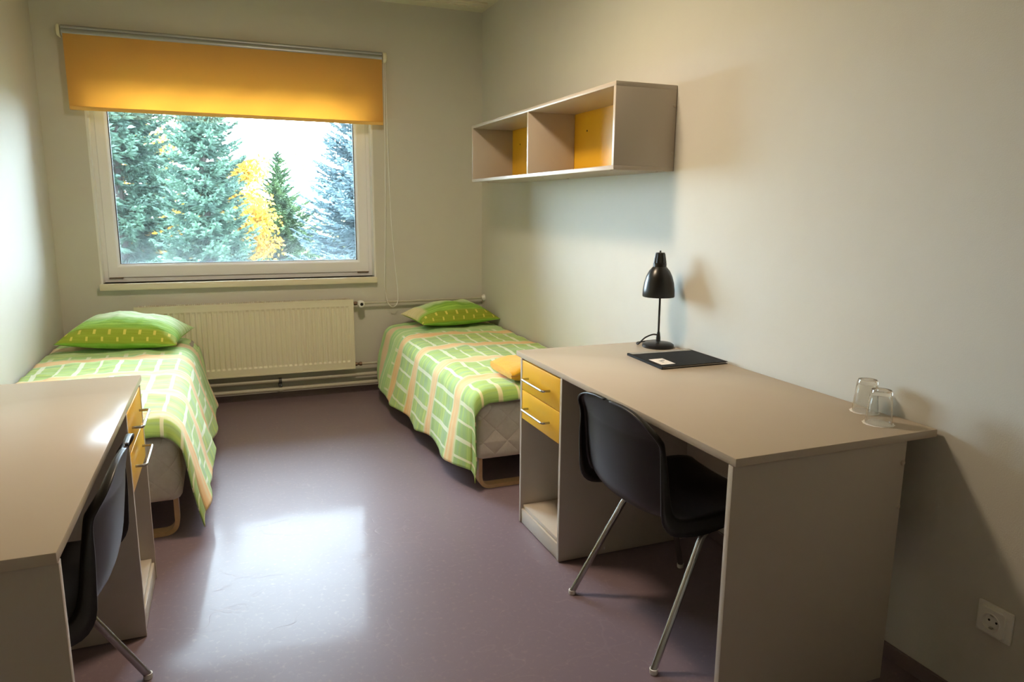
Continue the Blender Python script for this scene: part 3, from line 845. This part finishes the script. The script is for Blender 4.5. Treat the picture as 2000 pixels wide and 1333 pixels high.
# ------------------------------------------------------------------ power socket
yc, zc = -4.000, .287
t = thing('wall_socket', 'white power socket low on the right wall beside the desk', 'socket', (-.006,yc,zc-.042))
obj('cover_frame', B(-.009, 0, yc-.045, yc+.045, zc-.043, zc+.043, bev=.003), 'white', t)
bm = new(); yw = yc+.002; N = 40
sq = lambda a, h: (h*max(-1, min(1, math.cos(a)*1.4142*1.0/max(abs(math.cos(a)), abs(math.sin(a)))/1.4142)), h*max(-1, min(1, math.sin(a)/max(abs(math.cos(a)), abs(math.sin(a))))))
R_ = []
for x, h, kind in ((-.009,.034,'s'),(-.017,.034,'s'),(-.018,.033,'s'),(-.018,.0245,'c'),(-.0205,.0235,'c'),(-.0205,.0215,'c'),(-.0095,.0195,'c')):
    row = []
    for k in range(N):
        an = 2*PI*(k+.5)/N
        p = sq(an, h) if kind == 's' else (h*math.cos(an), h*math.sin(an))
        row.append(bm.verts.new((x, yw+p[0], zc+p[1])))
    R_.append(row)
for a, b in zip(R_, R_[1:]):
    for k in range(N): bm.faces.new((a[k], a[(k+1)%N], b[(k+1)%N], b[k]))
bm.faces.new(R_[-1])
ins = obj('insert', bm, 'white', t)
for dy in (-.0095, .0095):
    obj('pin_hole', lathe(new(), [(.0,-.0102),(.003,-.0102),(.003,-.0096),(.0,-.0096)], 12, (0,yw+dy,zc), 'x'), 'rubber', ins)
for dz in (-.0175, .0175):
    obj('earth_clip', B(-.017, -.0097, yw-.004, yw+.004, zc+dz-.0015, zc+dz+.0015), 'steel', ins)

# ------------------------------------------------------------------ outside
GZ = -4.2
struct(obj('ground', B(-70, 70, .6, 120, GZ-.3, GZ), 'grass'))

def conifer(label, x, y, Hh, R, seed, m, density=1.0, droop=.25, power=.9, tw=.34):
    rnd = random.Random(seed)
    t = thing('spruce_tree', label, 'tree', (x,y,GZ), 0, 'spruces beyond the window')
    obj('trunk', tube(new(), [(0,0,0),(0,0,Hh*.5),(0,0,Hh*.98)], [.05*R+.05, .03*R+.03, .01], 8), 'trunk', t, local=True)
    V = []; Fc = []
    def spike(p, d, L, r):
        """a needle-covered twig: a slim three-sided spindle"""
        n = d.orthogonal().normalized(); b = d.cross(n)
        i = len(V); a0 = rnd.random()*2
        V.append(tuple(p))
        for k in range(3):
            a = a0+k*2.094
            V.append(tuple(p+d*L*.35+(n*math.cos(a)+b*math.sin(a))*r))
        V.append(tuple(p+d*L))
        for k in range(3):
            q = (k+1) % 3
            Fc.append((i, i+1+q, i+1+k)); Fc.append((i+4, i+1+k, i+1+q))
    h = Hh*.06
    while h < Hh*.985:
        fr = 1-h/Hh; rad = R*fr**power
        nb = int((6+6*fr)*density)+4
        for _ in range(nb):
            az = rnd.random()*2*PI; L = rad*(.72+.42*rnd.random())+.05
            up0 = .35*(1-fr) + rnd.uniform(-.1,.12) - droop*fr*.6
            hh = h+rnd.uniform(-.12,.12)
            dirv = Vector((math.cos(az), math.sin(az), 0))
            ns = max(3, int(L/.10))
            prev = Vector((0,0,hh))
            for k in range(1, ns+1):
                q = k/ns
                p = dirv*(L*q) + Vector((0,0,hh + L*(up0*q - droop*q*q + (droop+.12)*q**3)))
                d = (p-prev)
                if d.length < 1e-5: continue
                dn = d.normalized(); side = dn.cross(Vector((0,0,1)))
                side = side.normalized() if side.length > 1e-4 else Vector((1,0,0))
                spike(prev, dn, d.length*1.6, .028)
                if q > .12:
                    ln = tw*(1.12-q*.72)*min(1, .45+L*.45)*min(1, .22+fr*3.2)
                    for s in (-1, 1):
                        dd = (dn*.75+side*s*(.75+.3*rnd.random())+Vector((0,0,rnd.uniform(-.42,.10)))).normalized()
                        spike(prev.lerp(p, rnd.random()), dd, ln*(.7+.6*rnd.random()), .031)
                        e = prev.lerp(p, rnd.random())+dd*ln*.45
                        d3 = (dd+side*rnd.uniform(-.6,.6)+Vector((0,0,rnd.uniform(-.7,.15)))).normalized()
                        spike(e, d3, ln*.55, .025)
                prev = p
        h += .12 + .09*fr
    me = bpy.data.meshes.new('foliage'); me.from_pydata(V, [], Fc); me.materials.append(M[m])
    o = bpy.data.objects.new('foliage', me); COL.objects.link(o); o.parent = t
    return t
conifer('tall dark spruce filling the left edge of the window', -3.72, 11.6, 14.5, 1.8, 11, 'spruce', 1.3)
conifer('tall grey-green spruce left of centre, its top behind the blind', -2.06, 9.2, 9.9, 1.38, 5, 'spruce', 1.5, .30, .85)
conifer('small pointed green spruce standing alone in the middle of the view', -.27, 16.5, 7.05, 2.7, 21, 'spruce_green', 1.2, .12, 1.0)
conifer('blue-grey spruce at the right edge of the window', 1.33, 12.0, 9.1, 2.85, 31, 'spruce_blue', 1.25, .14, .92)

def leafy(label, x, y, Hh, R, z_lo, seed, m, nleaf, bark='trunk', leaf=.09, cat='tree', spread=1.0, nb=26):
    rnd = random.Random(seed)
    t = thing('deciduous_tree', label, cat, (x,y,GZ), 0, 'deciduous trees beyond the window')
    bm = new(); tips = []
    tube(bm, [(0,0,0),(.05,0,Hh*.4),(-.03,.04,Hh*.72),(.0,0,Hh*.95)], [.05+.03*R,.04+.02*R,.04,.008], 7)
    for k in range(nb):
        q = rnd.random(); z = z_lo-GZ+(Hh-(z_lo-GZ))*q*.9
        az = rnd.random()*2*PI; L = R*(1.05-.75*q)*rnd.uniform(.65,1.05)
        d = Vector((math.cos(az), math.sin(az), 0))
        p0 = Vector((0,0,z-.25*L)); pts = [p0, p0+d*L*.35+Vector((0,0,.22*L)), p0+d*L*.75+Vector((0,0,.5*L)), p0+d*L+Vector((0,0,.62*L))]
        sp = smooth_path(pts, 3); tube(bm, sp, [.022*(1-i/len(sp))+.004 for i in range(len(sp))], 5)
        tips += [(v, L) for v in sp[2:]]
        for _ in range(5):
            b = sp[rnd.randrange(2, len(sp))]; e = b+Vector((rnd.uniform(-1,1), rnd.uniform(-1,1), rnd.uniform(-.2,1)))*L*.38
            tube(bm, [b, (b+e)/2+Vector((0,0,.05)), e], [.008,.006,.003], 4); tips += [(e, L), ((b+e)/2, L)]
    obj('trunk', bm, bark, t, local=True)
    V = []; Fc = []
    for _ in range(nleaf):
        c, L = tips[rnd.randrange(len(tips))]
        p = c+Vector((rnd.gauss(0,1), rnd.gauss(0,1), rnd.gauss(0,.8)))*.17*spread
        a = Vector((rnd.gauss(0,1), rnd.gauss(0,1), rnd.gauss(0,1))).normalized(); b = a.orthogonal().normalized(); n = a.cross(b)
        s = leaf*rnd.uniform(.6,1.2); i = len(V)
        V += [tuple(p-a*s*.6), tuple(p+b*s*.42+n*s*.12), tuple(p+a*s*.6), tuple(p-b*s*.42+n*s*.12)]
        Fc += [(i,i+1,i+2), (i,i+2,i+3)]
    me = bpy.data.meshes.new('leaves'); me.from_pydata(V, [], Fc); me.materials.append(M[m])
    o = bpy.data.objects.new('leaves', me); COL.objects.link(o); o.parent = t
    return t
leafy('golden autumn tree glowing between the two middle spruces', -1.38, 13.8, 6.9, 1.25, -2.6, 3, 'autumn', 9000, leaf=.10, nb=34)
leafy('golden autumn tree behind the two left spruces', -3.55, 15.2, 10.5, 2.4, -2.2, 8, 'autumn', 10000, leaf=.11, nb=40)
leafy('bare pale tree far behind, left of the small spruce', -.55, 30, 9.0, 2.2, -2.5, 14, 'paleleaf', 900, 'greybark', .1, nb=40)
leafy('bare pale tree far behind, right of the small spruce', 2.05, 33, 9.2, 2.4, -2.5, 17, 'paleleaf', 2600, 'greybark', .12, nb=40)
leafy('yellow-green bush far behind, low beside the blue spruce', 1.15, 24, 5.0, 1.6, -3.4, 19, 'paleleaf', 5000, leaf=.12, nb=30)

# a hazy belt of far trees behind everything else
rnd = random.Random(77); V = []; Fc = []
for _ in range(26000):
    cx = rnd.uniform(-16, 14); top = 4.3+1.6*noise.noise(Vector((cx*.35, 1, 2)))+.8*noise.noise(Vector((cx*1.1, 4, 2)))
    p = Vector((cx, 44+rnd.uniform(-2, 2), GZ+max(.05, top*rnd.random()**.6+rnd.gauss(0, .25))))
    a = Vector((rnd.gauss(0,1), rnd.gauss(0,1), rnd.gauss(0,1))).normalized(); b = a.orthogonal().normalized(); n = a.cross(b)
    q = .16*rnd.uniform(.6, 1.3); i = len(V)
    V += [tuple(p-a*q), tuple(p+b*q*.7+n*q*.2), tuple(p+a*q), tuple(p-b*q*.7+n*q*.2)]; Fc += [(i,i+1,i+2), (i,i+2,i+3)]
me = bpy.data.meshes.new('distant_trees'); me.from_pydata(V, [], Fc); me.materials.append(M['paleleaf'])
o = bpy.data.objects.new('distant_trees', me); COL.objects.link(o)
tag(o, 'pale hazy belt of distant trees low on the horizon', 'trees'); o['kind'] = 'stuff'

t = thing('building', 'teal house far away, glimpsed between the right-hand spruces', 'building', (5.5, 56, GZ))
obj('house_wall', box(new(), -2.6, 4.0, -3, 3, 0, 7.4), 'teal', t, local=True)
obj('house_roof', box(new(), -2.9, 4.3, -3.3, 3.3, 7.4, 7.75), 'roof', t, local=True)
for k in range(3):
    for z in (1.2, 4.4):
        obj('house_window', box(new(), -1.9+k*2.0, -.8+k*2.0, -3.05, -2.98, z, z+1.4), 'dark_glass', t, local=True)
